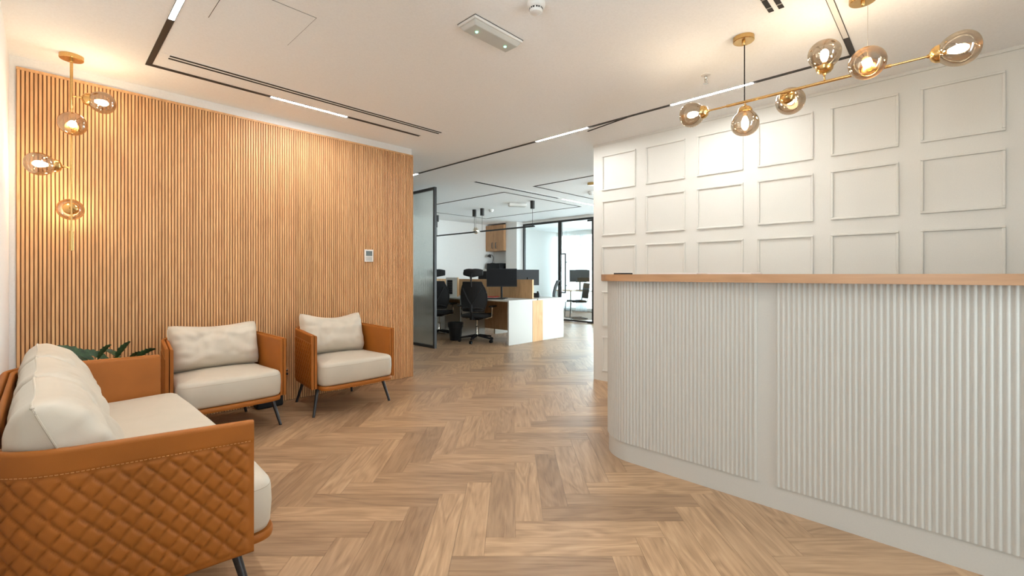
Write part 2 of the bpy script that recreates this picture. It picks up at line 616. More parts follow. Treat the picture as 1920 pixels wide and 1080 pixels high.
h_ = TW / 2
track('black ceiling track framing the reception with glowing white bars',
      [((0.507 - h_, 4.0, 2.75, 4.0), [(1.30, 1.95)]),
       ((0.507, 0.445, 0.507, 4.0 - h_), [(2.55, 3.20), (1.0, 1.65)]),
       ((3.752, 0.445 + h_, 3.752, 6.3), [(2.57, 3.24), (1.06, 1.71), (5.52, 6.2)]),
       ((0.507 + h_, 0.445, 3.752 + h_, 0.445), [(1.2, 1.85)], [(2.60, 3.44)])])
tag(strip(None, 3.851, 2.633, 3.765, 2.14, 0.016, 'slot_black', 'ceiling_slot'), 'short black slot in the ceiling next to the lit bar near the cream wall', 'vent')
track('thin black rectangular ceiling track over the office desks', [((5.635, 5.63, 7.985, 5.63),), ((5.635, 8.6, 7.985, 8.6),), ((5.65, 5.645, 5.65, 8.585),), ((7.97, 5.645, 7.97, 8.585),)], 0.03)
track('thin black ceiling track at the office entrance beside the cream wall', [((5.605, 4.9, 9.0, 4.9),), ((5.62, 3.2, 5.62, 4.885),), ((5.605, 3.185, 9.0, 3.185), [(6.3, 7.5)])], 0.03, 'led_daylight')


def linear_vent(label, x0, x1, y, n=2, w=0.030, gap=0.052, slats=False):
    t = thing('air_vent', label, 'vent', ((x0 + x1) / 2, y, H))
    L = (x1 - x0) / 2
    obj('frame', B(-L - 0.05, L + 0.05, -gap / 2 - w, gap / 2 + w, -0.0025, 0), 'ceiling_paint', t)
    for k in range(n):
        yy = (k - (n - 1) / 2) * gap
        obj('slot', B(-L, L, yy - w / 2, yy + w / 2, -0.0045, -0.0026), 'slot_black', t)
        if slats:
            for q in range(9):
                xx = -L + (q + 0.5) * 2 * L / 9
                obj('blade', B(xx - 0.003, xx + 0.003, yy - w / 2, yy + w / 2, -0.006, -0.0046), 'wire_grey', t)
    return t


linear_vent('long white air vent with two black slots along the slatted wall', 0.585, 2.84, 3.765, 2, 0.020, 0.046)
linear_vent('air vent with two short black slots above the reception counter', 1.9, 2.81, 0.674, 2, 0.026, 0.050, True)
linear_vent('long thin air vent in the office ceiling near its entrance', 4.70, 6.80, 5.33, 1, 0.05, 0.02)
tag(obj('ceiling_light_bar', B(6.95, 8.7, 5.318, 5.342, H - 0.004, H), 'led_daylight'), 'long glowing bar continuing the air vent in the office ceiling', 'ceiling light')

# access hatch
t = thing('access_hatch', 'square plaster access hatch in the ceiling with hairline gaps', 'hatch', (0.866, 2.81, H))
obj('hatch_panel', B(-0.213, 0.213, -0.218, 0.218, -0.0022, 0), 'ceiling_paint', t)
obj('gap_frame', B(-0.2155, 0.2155, -0.2205, 0.2205, -0.0008, 0), 'slot_black', t)

# emergency light
t = thing('emergency_light', 'flat rectangular emergency light with two green glowing dots on the ceiling', 'light', (1.88, 1.983, H))
poly = [(-0.195, -0.02), (0.195, -0.02), (0.180, -0.045), (-0.180, -0.045)]
obj('housing', B(-0.198, 0.198, -0.078, 0.078, -0.018, 0), 'white_plastic', t, bevel=0.004)
m = MB().rings([[(-0.19, -0.07, -0.018), (0.19, -0.07, -0.018), (0.19, 0.07, -0.018), (-0.19, 0.07, -0.018)][::-1],
                [(-0.175, -0.052, -0.042), (0.175, -0.052, -0.042), (0.175, 0.052, -0.042), (-0.175, 0.052, -0.042)][::-1]])
obj('diffuser', m, 'white_laminate', t, bevel=0.004)
obj('gap_line', B(-0.1995, 0.1995, -0.0795, 0.0795, -0.004, -0.001), 'track_black', t)
for sx in (-1, 1):
    obj('indicator', MB().lathe([(0.009, 0), (0.007, 0.004)], (sx * 0.118, 0.0, -0.0425), (0, 0, -1), 14), 'green_led', t)


# smoke detectors
def smoke(label, loc, r=0.05, sc=1.0, parts=True):
    t = thing('smoke_detector', label, 'smoke detector', loc)
    obj('base', MB().lathe([(r, 0), (r, -0.012), (r * 0.94, -0.022), (r * 0.78, -0.030)], (0, 0, 0), (0, 0, 1), 28), 'white_plastic', t, True)
    obj('head', MB().lathe([(r * 0.72, -0.0301), (r * 0.72, -0.040), (r * 0.62, -0.052), (r * 0.35, -0.058), (0.001, -0.059)], (0, 0, 0), (0, 0, 1), 28), 'white_plastic', t, True)
    for k in range(8 if parts else 0):
        a = 2 * PI * k / 8 + 0.2
        pts = []
        for s in (-0.28, 0.28):
            pts.append((math.cos(a + s) * r * 0.745, math.sin(a + s) * r * 0.745))
        for s in (0.28, -0.28):
            pts.append((math.cos(a + s) * r * 0.70, math.sin(a + s) * r * 0.70))
        obj('vent_opening', MB().prism(pts, -0.0395, -0.031), 'slot_black', t)
    return t


smoke('round white smoke detector with black slits on the reception ceiling', (1.845, 1.595, H))
smoke('small white smoke detector on the office ceiling beside the black canopies', (6.953, 7.338, H), 0.06, parts=False)
smoke('white smoke detector on the office ceiling next to the cream wall edge', (6.70, 4.50, H), 0.07, parts=False)

# sprinkler
t = thing('sprinkler', 'chrome fire sprinkler head on the ceiling above the lit bar', 'sprinkler', (3.367, 1.268, H))
obj('escutcheon', MB().lathe([(0.034, 0), (0.034, -0.004), (0.02, -0.009)], n=24), 'white_plastic', t, True)
obj('stem', MB().lathe([(0.011, -0.009), (0.011, -0.03), (0.008, -0.034)], n=12), 'chrome', t, True)
m = MB()
for s in (-1, 1):
    m.sweep([(s * 0.009, 0, -0.03), (s * 0.019, 0, -0.045), (s * 0.004, 0, -0.062)], 0.0028, 6)
obj('yoke', m, 'chrome', t, True)
m = MB().lathe([(0.006, -0.062), (0.019, -0.064), (0.019, -0.066), (0.004, -0.067)], n=16)
obj('deflector', m, 'chrome', t, True)

# office emergency light
t = thing('emergency_light', 'white emergency light box on the far office ceiling', 'light', (6.76, 6.35, H), -0.6)
obj('housing', B(-0.18, 0.18, -0.07, 0.07, -0.055, 0), 'white_plastic', t, bevel=0.006)
obj('lens', B(-0.16, 0.16, -0.055, 0.055, -0.062, -0.0551), 'white_laminate', t)
tag(obj('ceiling_canopy', MB().lathe([(0.07, 0), (0.07, -0.03), (0.06, -0.035)], (6.05, 4.06, H), n=24), 'brass', smooth=True),
    'small brass ceiling canopy in the office at the cream wall edge', 'lamp')


# ------------------------------------------------------------------ globe lamps
def globe(t, p, axis, stem=0.05, start=None, L=0.160, R=0.079):
    """p = globe centre, axis = direction from the arm into the globe"""
    ax = Vector(axis).normalized()
    p = Vector(p)
    base = p - ax * L * 0.5
    if start is not None:
        obj('arm', MB().tube(start, base - ax * 0.02, 0.0048, n=10), 'brass', t, True)
    obj('socket_cup', MB().lathe([(0.008, -0.032), (0.010, -0.024), (0.030, -0.016), (0.040, -0.002), (0.043, 0.014), (0.040, 0.014), (0.034, -0.004), (0.012, -0.010)], base, ax, 20), 'brass', t, True)
    prof = []
    for k in range(3, 26):
        a = PI * k / 25
        prof.append((R * math.sin(a) * (1 + 0.10 * math.cos(a) * -1), L * 0.5 - L * 0.5 * math.cos(a)))
    g = obj('glass_globe', MB().lathe(prof, base, ax, 36, False, False), 'smoke_glass', t, True, angle=80)
    obj('bulb_holder', MB().lathe([(0.012, -0.006), (0.012, 0.035), (0.009, 0.04)], base, ax, 12), 'brass', g, True)
    obj('bulb', MB().lathe([(0.007, 0.041), (0.012, 0.05), (0.019, 0.07), (0.0205, 0.085), (0.017, 0.10), (0.008, 0.110), (0.001, 0.112)], base, ax, 16), 'bulb_light', g, True)
    return g


# chandelier above the counter
CX, CZ = 3.0, 2.25
t = thing('chandelier', 'long brass chandelier with six smoked glass globes above the counter', 'chandelier', (CX, 0.6, H))
dz = CZ - H
for y in (0.30, -0.285):
    obj('canopy', MB().lathe([(0.060, 0), (0.060, -0.024), (0.056, -0.028), (0.010, -0.028), (0.010, -0.045), (0.006, -0.05)], (0, y, 0), n=32), 'brass', t, True)
obj('suspension_cable', MB().tube((0, 0.295, -0.05), (0, 0.295, dz), 0.0035, n=8), 'black_plastic', t, True)
obj('suspension_wire', MB().tube((0, -0.305, -0.05), (0, -0.305, dz), 0.0011, n=6), 'wire_grey', t, True)
m = MB().tube((0, 0.52, dz), (0, 0.40, dz), 0.0055).tube((0, 0.40, dz), (0, -0.40, dz), 0.0085).tube((0, -0.40, dz), (0, -0.545, dz), 0.0055)
obj('bar', m, 'brass', t, True)
globe(t, (0, 0.618, dz), (0, 1, 0), start=(0, 0.52, dz))
globe(t, (0, 0.292, dz - 0.130), (0, 0, -1), start=(0, 0.292, dz - 0.008))
globe(t, (0.115, 0.075, dz - 0.02), (1, 0, -0.06), start=(0.008, 0.075, dz))
globe(t, (0, -0.116, dz + 0.150), (0, 0, 1), start=(0, -0.116, dz + 0.008))
globe(t, (-0.115, -0.315, dz), (-1, 0, 0), start=(-0.008, -0.315, dz))
globe(t, (0, -0.645, dz), (0, -1, 0), start=(0, -0.545, dz))

# pendant by the slatted wall
LY = 4.22
lx = on_y(134, 300, LY).x
t = thing('pendant_lamp', 'brass stick pendant with four smoked globes in the corner by the slats', 'lamp', (lx, LY, H))
Z = lambda px, py, Y=LY: on_y(px, py, Y).z - H
obj('canopy', MB().lathe([(0.062, 0), (0.062, -0.024), (0.058, -0.028), (0.012, -0.028), (0.012, -0.042), (0.007, -0.046)], n=32), 'brass', t, True)
zt_, zb_ = Z(134, 205), Z(134, 470)
m = MB().tube((0, 0, -0.046), (0, 0, zt_), 0.0085).tube((0, 0, zt_), (0, 0, zb_ + 0.13), 0.0055).tube((0, 0, zb_ + 0.13), (0, 0, zb_), 0.013, n=16)
obj('rod', m, 'brass', t, True)
z1, z2, z3, z4 = Z(158, 184), Z(137, 237), Z(104, 311), Z(128, 388)
globe(t, (0.150, 0, z1 - 0.006), (1, 0, -0.05), start=(0.006, 0, z1), L=0.155, R=0.073)
globe(t, (0, -0.145, z2 - 0.02), (0, -1, 0), start=(0, -0.006, z2 - 0.02), L=0.155, R=0.073)
globe(t, (-0.145, 0, z3), (-1, 0, 0), start=(-0.006, 0, z3), L=0.155, R=0.073)
globe(t, (0, 0.145, z4), (0, 1, 0), start=(0, 0.006, z4), L=0.155, R=0.073)


# ------------------------------------------------------------------ lounge seating
def bez(p0, p1, p2, p3, n):
    out = []
    for i in range(n + 1):
        t = i / n
        a = (1 - t)
        out.append(tuple(a ** 3 * p0[k] + 3 * a * a * t * p1[k] + 3 * a * t * t * p2[k] + t ** 3 * p3[k] for k in (0, 1)))
    return out


YF, YBK, FL, RC = -0.32, 0.32, 0.10, 0.21


def u_path(W, step, off=0.0, yf=YF):
    """U shaped plan path, left arm front -> back -> right arm front, offset inwards by off"""
    ya = YBK - RC
    xa = -W / 2 + FL * (ya - YF)
    tx, ty = FL, 1.0
    A, Bp = (xa, ya), (xa + RC + 0.01, YBK)
    pts = [(-W / 2, YF)] + bez(A, (A[0] + tx * RC * .56, A[1] + ty * RC * .56), (Bp[0] - RC * .56, YBK), Bp, 16)
    pts += [(-x, y) for x, y in reversed(pts)]
    # resample
    seg = [math.dist(pts[i], pts[i + 1]) for i in range(len(pts) - 1)]
    tot = sum(seg)
    n = max(8, round(tot / step))
    out, k, acc = [], 0, 0.0
    for i in range(n + 1):
        s = tot * i / n
        while k < len(seg) - 1 and acc + seg[k] < s:
            acc += seg[k]
            k += 1
        u = (s - acc) / seg[k] if seg[k] else 0
        out.append((pts[k][0] + (pts[k + 1][0] - pts[k][0]) * u, pts[k][1] + (pts[k + 1][1] - pts[k][1]) * u))
    res = []
    for i in range(len(out)):
        p, q = out[max(i - 1, 0)], out[min(i + 1, len(out) - 1)]
        dx, dy = q[0] - p[0], q[1] - p[1]
        l = math.hypot(dx, dy)
        res.append((out[i][0], out[i][1], -dy / l, dx / l, tot * i / n))   # outward normal
    return res, tot


def top_z(y):
    return 0.685 + 0.022 * max(0.0, min(1.0, (y - YF) / 0.6))


SH0 = 0.235


def shell_mesh(W, step):
    path, tot = u_path(W, step)
    NZ = 88
    dw, dh = 0.058, 0.070
    rings = []
    for (x, y, nx, ny, s) in path:
        zt = top_z(y)
        r = []
        edge = min(s, tot - s)
        for k in range(NZ + 1):
            z = SH0 + (zt - 0.008 - SH0) * k / NZ
            dtop, dbot = (zt - 0.072) - z, z - (SH0 + 0.012)
            o = 0.0
            if dtop > 0 and dbot > 0 and edge > 0.014:
                p, q = s / dw + (z - 0.613) / dh, s / dw - (z - 0.613) / dh
                mn = min(abs(math.sin(PI * p)), abs(math.sin(PI * q)))
                puff = 1 - math.exp(-5.0 * mn)
                fade = min(1, dtop / 0.012, dbot / 0.012, (edge - 0.014) / 0.012)
                o = -0.0055 + 0.0105 * puff
                o *= fade
            elif dtop <= 0:
                o = 0.003 * min(1, -dtop / 0.006)
            if k == 0:
                o -= 0.004
            r.append((x + nx * o, y + ny * o, z))
        for o, z in ((-0.002, zt - 0.002), (-0.009, zt), (-0.017, zt - 0.003), (-0.020, zt - 0.01), (-0.020, SH0 + 0.006), (-0.014, SH0)):
            r.append((x + nx * o, y + ny * o, z))
        rings.append(r[::-1])
    return MB().rings(rings).mesh('shell', 'tan_leather', True, 60)


def lining_mesh(W, step):
    path, tot = u_path(W, step)
    rings = []
    for (x, y, nx, ny, s) in path:
        zt = top_z(y) - 0.006
        r = [(x + nx * o, y + ny * o, z) for o, z in ((-0.025, SH0 + 0.004), (-0.025, zt - 0.008), (-0.028, zt - 0.001), (-0.036, zt), (-0.043, zt - 0.004), (-0.045, zt - 0.012), (-0.045, SH0 + 0.004))]
        rings.append(r[::-1])
    return MB().rings(rings).mesh('inner_lining', 'tan_leather', True, 50)


def stitch_mesh(W):
    path, tot = u_path(W, 0.0035)
    m = MB()
    i = 3
    while i < len(path) - 4:
        pts = []
        for k in (i, i + 2):
            x, y, nx, ny, s = path[k]
            pts.append((x + nx * 0.0032, y + ny * 0.0032, top_z(y) - 0.0685))
        m.tube(pts[0], pts[1], 0.0012, n=4)
        i += 3
    return m.mesh('stitching', 'stitch_thread')


def seat_outline(W, inset, yfront, n=14):
    """closed plan outline of the seat: flared sides, rounded corners"""
    hw = W / 2 - 0.047 - inset
    hb = hw - FL * (YBK - 0.08 - YF)
    yb = 0.255 - inset
    pts = []
    rf, rb = 0.085, 0.09
    corners = [((hw, yfront), rf), ((hb, yb), rb), ((-hb, yb), rb), ((-hw, yfront), rf)]
    for k, (c, r) in enumerate(corners):
        p, q = Vector(corners[k - 1][0]), Vector(corners[(k + 1) % 4][0])
        c = Vector(c)
        a, b = c + (p - c).normalized() * r, c + (q - c).normalized() * r
        for i in range(n + 1):
            t = i / n
            pts.append(((1 - t) ** 2 * a + 2 * t * (1 - t) * c + t * t * b))
        # straight run subdivisions
        nx_ = corners[(k + 1) % 4]
        cc = Vector(nx_[0])
        e = cc + (c - cc).normalized() * nx_[1]
        ns = max(3, int((e - b).length / 0.06))
        for i in range(1, ns):
            pts.append(b.lerp(e, i / ns))
    # gentle bow of the front edge
    out = []
    for p in pts:
        if p.y < yfront + 0.06:
            p = Vector((p.x, p.y - 0.018 * (1 - min(1, abs(p.x) / hw) ** 2)))
        out.append(p)
    return out


def inset_poly(pts, d):
    out = []
    n = len(pts)
    for i, p in enumerate(pts):
        t = (pts[(i + 1) % n] - pts[i - 1]).normalized()
        out.append(p + Vector((-t.y, t.x)) * d)
    return out


def seat_mesh(W):
    ol = seat_outline(W, 0.0, -0.405)
    z0, zt = 0.262, 0.448
    spec = [(0.022, z0), (0.008, z0 + 0.004), (0.0, z0 + 0.022), (-0.005, z0 + 0.09), (-0.002, zt - 0.035), (0.004, zt - 0.016), (0.014, zt - 0.004), (0.03, zt + 0.003), (0.06, zt + 0.009)]
    rings = [[(p.x, p.y, z) for p in inset_poly(ol, d)] for d, z in spec]
    last = inset_poly(ol, 0.06)
    c = Vector((0, -0.07))
    for f_, zz in ((0.75, zt + 0.015), (0.5, zt + 0.019), (0.25, zt + 0.021), (0.02, zt + 0.0215)):
        rings.append([(c.x + (p.x - c.x) * f_, c.y + (p.y - c.y) * f_, zz) for p in last])
    for r in rings[4:]:
        for i, p in enumerate(r):
            k = noise.noise(Vector((p[0] * 5, p[1] * 5, 1.7))) * 0.0025
            r[i] = (p[0], p[1], p[2] + k)
    return MB().rings(rings).mesh('seat_cushion', 'cream_leather', True, 75)


def seam_mesh(W):
    ol = inset_poly(seat_outline(W, 0.0, -0.405), 0.0005)
    return MB().sweep([(p.x, p.y, 0.418) for p in ol], 0.0017, 6, True).mesh('seam', 'seam_leather', True)


def base_mesh(W):
    ol = seat_outline(W, 0.002, -0.415)
    spec = [(0.012, 0.226), (0.003, 0.229), (0.0, 0.238), (0.0, 0.252), (0.004, 0.259), (0.02, 0.261)]
    return MB().rings([[(p.x, p.y, z) for p in inset_poly(ol, d)] for d, z in spec]).mesh('seat_base', 'tan_leather', True, 50)


def pillow_mesh(W, Hh, T, seed, pinch=0.0, sag=0.03):
    nu, nv = 44, 30
    sides = []
    for sgn in (1, -1):
        g = []
        for j in range(nv + 1):
            for i in range(nu + 1):
                u, v = -1 + 2 * i / nu, -1 + 2 * j / nv
                uu, vv_ = math.copysign(abs(u) ** 0.85, u), math.copysign(abs(v) ** 0.85, v)
                e = max(0.0, (1 - abs(uu) ** 7.0)) ** 0.5 * max(0.0, (1 - abs(vv_) ** 3.4)) ** 0.5
                th = T * e * (1.0 - 0.22 * vv_)
                x = W / 2 * uu * (1 - 0.03 * (1 - vv_ ** 2)) * (1 - 0.05 * abs(vv_) ** 8)
                z = Hh / 2 * vv_ * (1 - 0.04 * (1 - uu ** 2)) * (1 - 0.07 * abs(uu) ** 8)
                if vv_ > 0:
                    z -= sag * vv_ * (1 - uu * uu) ** 1.2
                w = noise.noise(Vector((u * 2.2 + seed, v * 2.0 + seed * 3, sgn))) * 0.012
                w += noise.noise(Vector((u * 6 + seed, v * 3.2, sgn * 2 + seed))) * 0.007
                # folds running in from the short ends
                ridge = math.sin(v * 15 + 2.2 * noise.noise(Vector((v * 2, seed, u)))) * 0.010 * abs(uu) ** 4
                w += ridge
                if pinch and sgn > 0:
                    du = u + 0.06
                    w -= pinch * math.exp(-(du / 0.10) ** 2) * max(0, (v + 0.15)) ** 1.2
                    w += pinch * 0.45 * (math.exp(-((du - 0.22) / 0.10) ** 2) + math.exp(-((du + 0.2) / 0.1) ** 2)) * max(0, (v + 0.1))
                    w += 0.0035 * math.sin(14 * (v * 0.8 + 0.55 * abs(du))) * math.exp(-((abs(du) - 0.35) / 0.25) ** 2)
                g.append((x, -sgn * (th + w * e * e * 1.3), z))
        sides.append(g)
    m = MB()
    n1 = nu + 1
    f1 = [(j * n1 + i, j * n1 + i + 1, (j + 1) * n1 + i + 1, (j + 1) * n1 + i) for j in range(nv) for i in range(nu)]
    m.add(sides[0], f1)
    m.add(sides[1], [q[::-1] for q in f1])
    return m.mesh('cushion', 'cream_leather', True, 85), sides[0], n1, nu, nv


def pillow(label, W, Hh, T, seed, loc, rot, pinch=0.0, sag=0.03, group='loose cream back cushions'):
    me_, g, n1, nu, nv = pillow_mesh(W, Hh, T, seed, pinch, sag)
    t = thing('back_cushion', label, 'cushion', (0, 0, 0), 0, group)
    t.location = loc
    t.rotation_euler = rot
    c = link('cover', me_, t)
    rim = [g[i] for i in range(n1)] + [g[j * n1 + nu] for j in range(1, nv + 1)] + [g[nv * n1 + i] for i in range(nu - 1, -1, -1)] + [g[j * n1] for j in range(nv - 1, 0, -1)]
    pm = MB().sweep(rim, 0.0030, 6, True)
    for q in (g[0], g[nu], g[nv * n1 + nu], g[nv * n1]):
        pm.lathe([(0.0005, -0.006), (0.0045, -0.003), (0.0055, 0), (0.0045, 0.003), (0.0005, 0.006)], q, (0, 0, 1), 8)
    obj('piping', pm, 'cream_leather', c, True)
    return t


def tub_seat(name, label, cat, W, loc, rz, legs, group=None, source=None):
    if source is not None:
        t = copy_tree(source)
        t.location, t.rotation_euler = loc, (0, 0, rz)
        tag(t, label, cat, group)
        return t
    t = thing(name, label, cat, loc, rz, group)
    sh = link('shell', shell_mesh(W, 0.0050), t)
    sh['label'] = 'outer shell in diamond quilted tan leather'
    link('stitching', stitch_mesh(W), sh)
    link('inner_lining', lining_mesh(W, 0.02), t)
    link('seat_base', base_mesh(W), t)
    sc = link('seat_cushion', seat_mesh(W), t)
    link('seam', seam_mesh(W), sc)
    for (x, y) in legs:
        sx, sy = math.copysign(1, x), math.copysign(1, y)
        p1 = (x, y, 0.0)
        p0 = (x - sx * 0.055, y - sy * 0.05, 0.236)
        lg = obj('leg', MB().tube(p0, (p1[0], p1[1], 0.004), 0.0155, 0.0105, 14), 'leg_metal', t, True)
        obj('foot_glide', MB().lathe([(0.011, 0.0), (0.011, 0.006)], p1, n=12), 'black_plastic', lg, True)
    return t


WC = 0.765
cl = [(-0.352, -0.29), (0.352, -0.29), (-0.27, 0.29), (0.27, 0.29)]
chair1 = tub_seat('armchair', 'tan quilted leather armchair next to the sofa, in the corner by the slats', 'armchair', WC, (0.945, 4.075, 0), 0, cl, 'tan leather armchairs')
chair2 = tub_seat('armchair', 'tan quilted leather armchair nearest the office opening, right end of the slatted wall', 'armchair', WC, (1.905, 4.068, 0), 0, cl, 'tan leather armchairs', chair1)
SW = 1.85
sofa = tub_seat('sofa', 'long tan quilted leather sofa with cream seat in the left foreground', 'sofa', SW, (0.178, 2.627, 0), PI / 2,
                [(-0.90, -0.33), (0.90, -0.33), (-0.80, 0.27), (0.80, 0.27)])
tilt = -0.26
pillow('creased cream leather cushion with a pinched middle on the corner armchair', 0.61, 0.36, 0.105, 1.3, (0.94, 4.16, 0.628), (tilt, 0, 0.0), 0.028, 0.025)
pillow('smooth cream leather cushion on the armchair nearest the office opening', 0.59, 0.385, 0.10, 4.1, (1.885, 4.160, 0.645), (tilt - 0.05, 0.035, 0.0), 0.0, 0.05)
for y, sd, lab in ((3.17, 2.2, 'cream leather cushion at the far end of the sofa'),
                   (2.61, 5.6, 'cream leather cushion in the middle of the sofa'),
                   (2.06, 8.4, 'cream leather cushion at the near end of the sofa')):
    pillow(lab, 0.555, 0.39, 0.115, sd, (0.045, y, 0.648), (tilt - 0.12, 0, PI / 2), 0.0, 0.015)

# ------------------------------------------------------------------ plant behind the sofa
t = thing('potted_plant', 'dark green leafy plant peeking over the sofa arm in the corner', 'plant', (0.13, 4.0, 0))
obj('pot', MB().lathe([(0.10, 0.0), (0.13, 0.30), (0.14, 0.36), (0.125, 0.36), (0.115, 0.30)], n=28), 'pot_ceramic', t, True)
obj('soil_top', MB().lathe([(0.115, 0.31), (0.05, 0.325), (0.001, 0.33)], n=24), 'soil', t, True)


def leaf(t, p0, p1, w, bend, twist=0.0):
    p0, p1 = Vector(p0), Vector(p1)
    d = p1 - p0
    L = d.length
    side = d.cross(Vector((0, 0, 1)))
    if side.length < 1e-3:
        side = Vector((1, 0, 0))
    side.normalize()
    up = side.cross(d).normalized()
    side = side * math.cos(twist) + up * math.sin(twist)
    n = 18
    top, bot = [], []
    vs_, fs = [], []
    for i in range(n + 1):
        u = i / n
        c = p0 + d * u + Vector((0, 0, 1)) * bend * 4 * u * (1 - u)
        ww = w * (math.sin(PI * min(1, u * 1.02)) ** 0.7) * (1 - 0.25 * u) + 0.004
        ww *= 1 + 0.18 * math.sin(u * 34)
        vs_ += [c - side * ww + up * 0.25 * ww, c, c + side * ww + up * 0.25 * ww]
        if i:
            a, b = (i - 1) * 3, i * 3
            fs += [(a, a + 1, b + 1, b), (a + 1, a + 2, b + 2, b + 1)]
    m_ = len(vs_)
    vs2 = vs_ + [v - up * 0.002 for v in vs_]
    fs2 = fs + [tuple(m_ + k for k in q[::-1]) for q in fs]
    for i in range(n):
        a, b = i * 3, (i + 1) * 3
        fs2 += [(a, b, b + m_, a + m_), (b + 2, a + 2, a + 2 + m_, b + 2 + m_)]
    return obj('leaf', MB().add(vs2, fs2), 'leaf_green', t, True)


OFF = Vector((0.13, 4.0, 0))
for (ax_, ay_, bx_, by_, yy, w_l) in ((176, 676, 106, 649, 3.93, 0.021), (205, 676, 148, 658, 3.98, 0.019), (184, 672, 208, 646, 3.95, 0.018),
                                      (216, 674, 244, 640, 3.92, 0.020), (252, 674, 292, 654, 4.0, 0.019), (228, 674, 192, 655, 4.05, 0.018),
                                      (165, 680, 128, 662, 4.06, 0.017), (240, 676, 268, 660, 4.08, 0.017)):
    p_a, p_b = on_y(ax_, ay_, yy) - OFF, on_y(bx_, by_, yy) - OFF
    lf = leaf(t, p_a, p_b, w_l, 0.012, random.uniform(0.5, 1.1))
    obj('stem', MB().sweep([(0.25 * p_a.x, 0.25 * p_a.y, 0.31), (0.6 * p_a.x, 0.6 * p_a.y, 0.31 + 0.6 * (p_a.z - 0.31)), tuple(p_a)], 0.004, 6), 'leaf_green', lf, True)

# wall controller on the slats
p = on_y(691.5, 479.5, YS - 0.012)
t = thing('wall_thermostat', 'white wall thermostat with a grey display on the oak slats', 'thermostat', (p.x, YS - 0.003, p.z))
obj('housing', B(-0.051, 0.051, -0.016, 0, -0.066, 0.066), 'white_plastic', t, bevel=0.005)
obj('display', B(-0.036, 0.036, -0.0172, -0.0161, -0.002, 0.050), 'lcd', t)
obj('button_panel', B(-0.036, 0.036, -0.0172, -0.0161, -0.055, -0.012), 'white_laminate', t)

# socket and black power box by the slats
p = on_y(537, 697, YS - 0.01)
t = thing('wall_socket', 'small socket with plugs on the slats between the armchairs', 'socket', (p.x, YS - 0.003, p.z))
obj('plate', B(-0.022, 0.022, -0.008, 0, -0.04, 0.04), 'slat_oak', t, bevel=0.002)
obj('plug', MB().lathe([(0.010, 0), (0.010, 0.016), (0.006, 0.02)], (0, -0.008, 0.018), (0, -1, 0), 12), 'chrome', t, True)
obj('plug', MB().lathe([(0.010, 0), (0.010, 0.02), (0.006, 0.025)], (0, -0.008, -0.018), (0, -1, 0), 12), 'black_plastic', t, True)
t = thing('power_box', 'black plastic box on the floor behind the corner armchair', 'box', (1.40, 4.38, 0))
obj('body', B(-0.11, 0.11, -0.055, 0.055, 0.0, 0.125), 'black_plastic', t, bevel=0.018, segs=3)
obj('lid', B(-0.09, 0.09, -0.042, 0.042, 0.125, 0.132), 'black_plastic', t, bevel=0.003)

# ------------------------------------------------------------------ reception counter
CY, CXc, RB = 1.44, 2.82, 0.26
XF, YE, XB = CXc - RB, -1.15, 3.20


def counter_poly(o, n=24):
    pts = [(XF - o, YE)]
    for i in range(n + 1):
        a = PI - (PI / 2) * i / n
        pts.append((CXc + (RB + o) * math.cos(a), CY + (RB + o) * math.sin(a)))
    pts += [(XB, CY + RB + o), (XB, YE)]
    return pts


ct = thing('reception_counter', 'cream fluted reception counter with rounded corner and oak top', 'counter', (XF, 0, 0))
sh_ = lambda pts: [(x - XF, y) for x, y in pts]
obj('body', MB().prism(sh_(counter_poly(0.0)), 0.0, 1.142), 'counter_paint', ct, True, angle=20)
tp = obj('worktop', MB().prism(sh_(counter_poly(0.052)), 1.142, 1.1855), 'counter_oak', ct, True, angle=20)
tp['label'] = 'oak counter top'
FP = 0.0222
prof = [(FP * 0.497, 0.0)] + [(FP * (0.497 - 0.994 * k / 10), 0.0045 + 0.0044 * (0.5 - 0.5 * math.cos(2 * PI * k / 10))) for k in range(11)] + [(-FP * 0.497, 0.0)]
flute_me = MB().prism([(0, y) for y in ()] or [(-b, a) for a, b in prof], 0.118, 1.1415).mesh('flute', 'counter_paint', True, 50)
y = 0.618 - FP / 2
while y > YE + 0.02:
    link('flute', flute_me, ct, (0.0, y, 0))
    y -= FP
y = 0.703 + FP / 2
while y < CY:
    link('flute', flute_me, ct, (0.0, y, 0))
    y += FP
k = y - CY
arc = RB * PI / 2
while k < arc + 0.3:
    if k < arc:
        a = PI - k / RB
        link('flute', flute_me, ct, (CXc + RB * math.cos(a) - XF, CY + RB * math.sin(a), 0), (0, 0, a - PI))
        k += FP * RB / (RB + 0.004)
    else:
        link('flute', flute_me, ct, (CXc - XF + (k - arc), CY + RB, 0), (0, 0, -PI / 2))
        k += FP

# papers lying on the counter
p = on_x(1168, 512, 2.80)
o = obj('phone', B(-0.075, 0.075, -0.04, 0.04, 0, 0.010), 'black_plastic', bevel=0.003, loc=(p.x, p.y, 1.1855), rot=(0, 0, 0.9))
tag(o, 'flat black phone lying on the oak counter top near its rounded end', 'phone')
p = on_x(1290, 511, 2.78)
o = obj('brochure', B(-0.105, 0.105, -0.148, 0.148, 0, 0.008), 'paper', loc=(p.x, p.y + 0.06, 1.1855), rot=(0, 0, 0.05), bevel=0.001)
tag(o, 'closed pale brochure lying flat on the oak counter top', 'brochure')
p = on_x(1370, 511, 2.78)
o = obj('brochure', B(-0.09, 0.09, -0.12, 0.12, 0, 0.009), 'paper', loc=(p.x, p.y - 0.02, 1.1855), rot=(0, 0, -0.04), bevel=0.001)
tag(o, 'thicker pale brochure nearer the middle of the oak counter top', 'brochure')

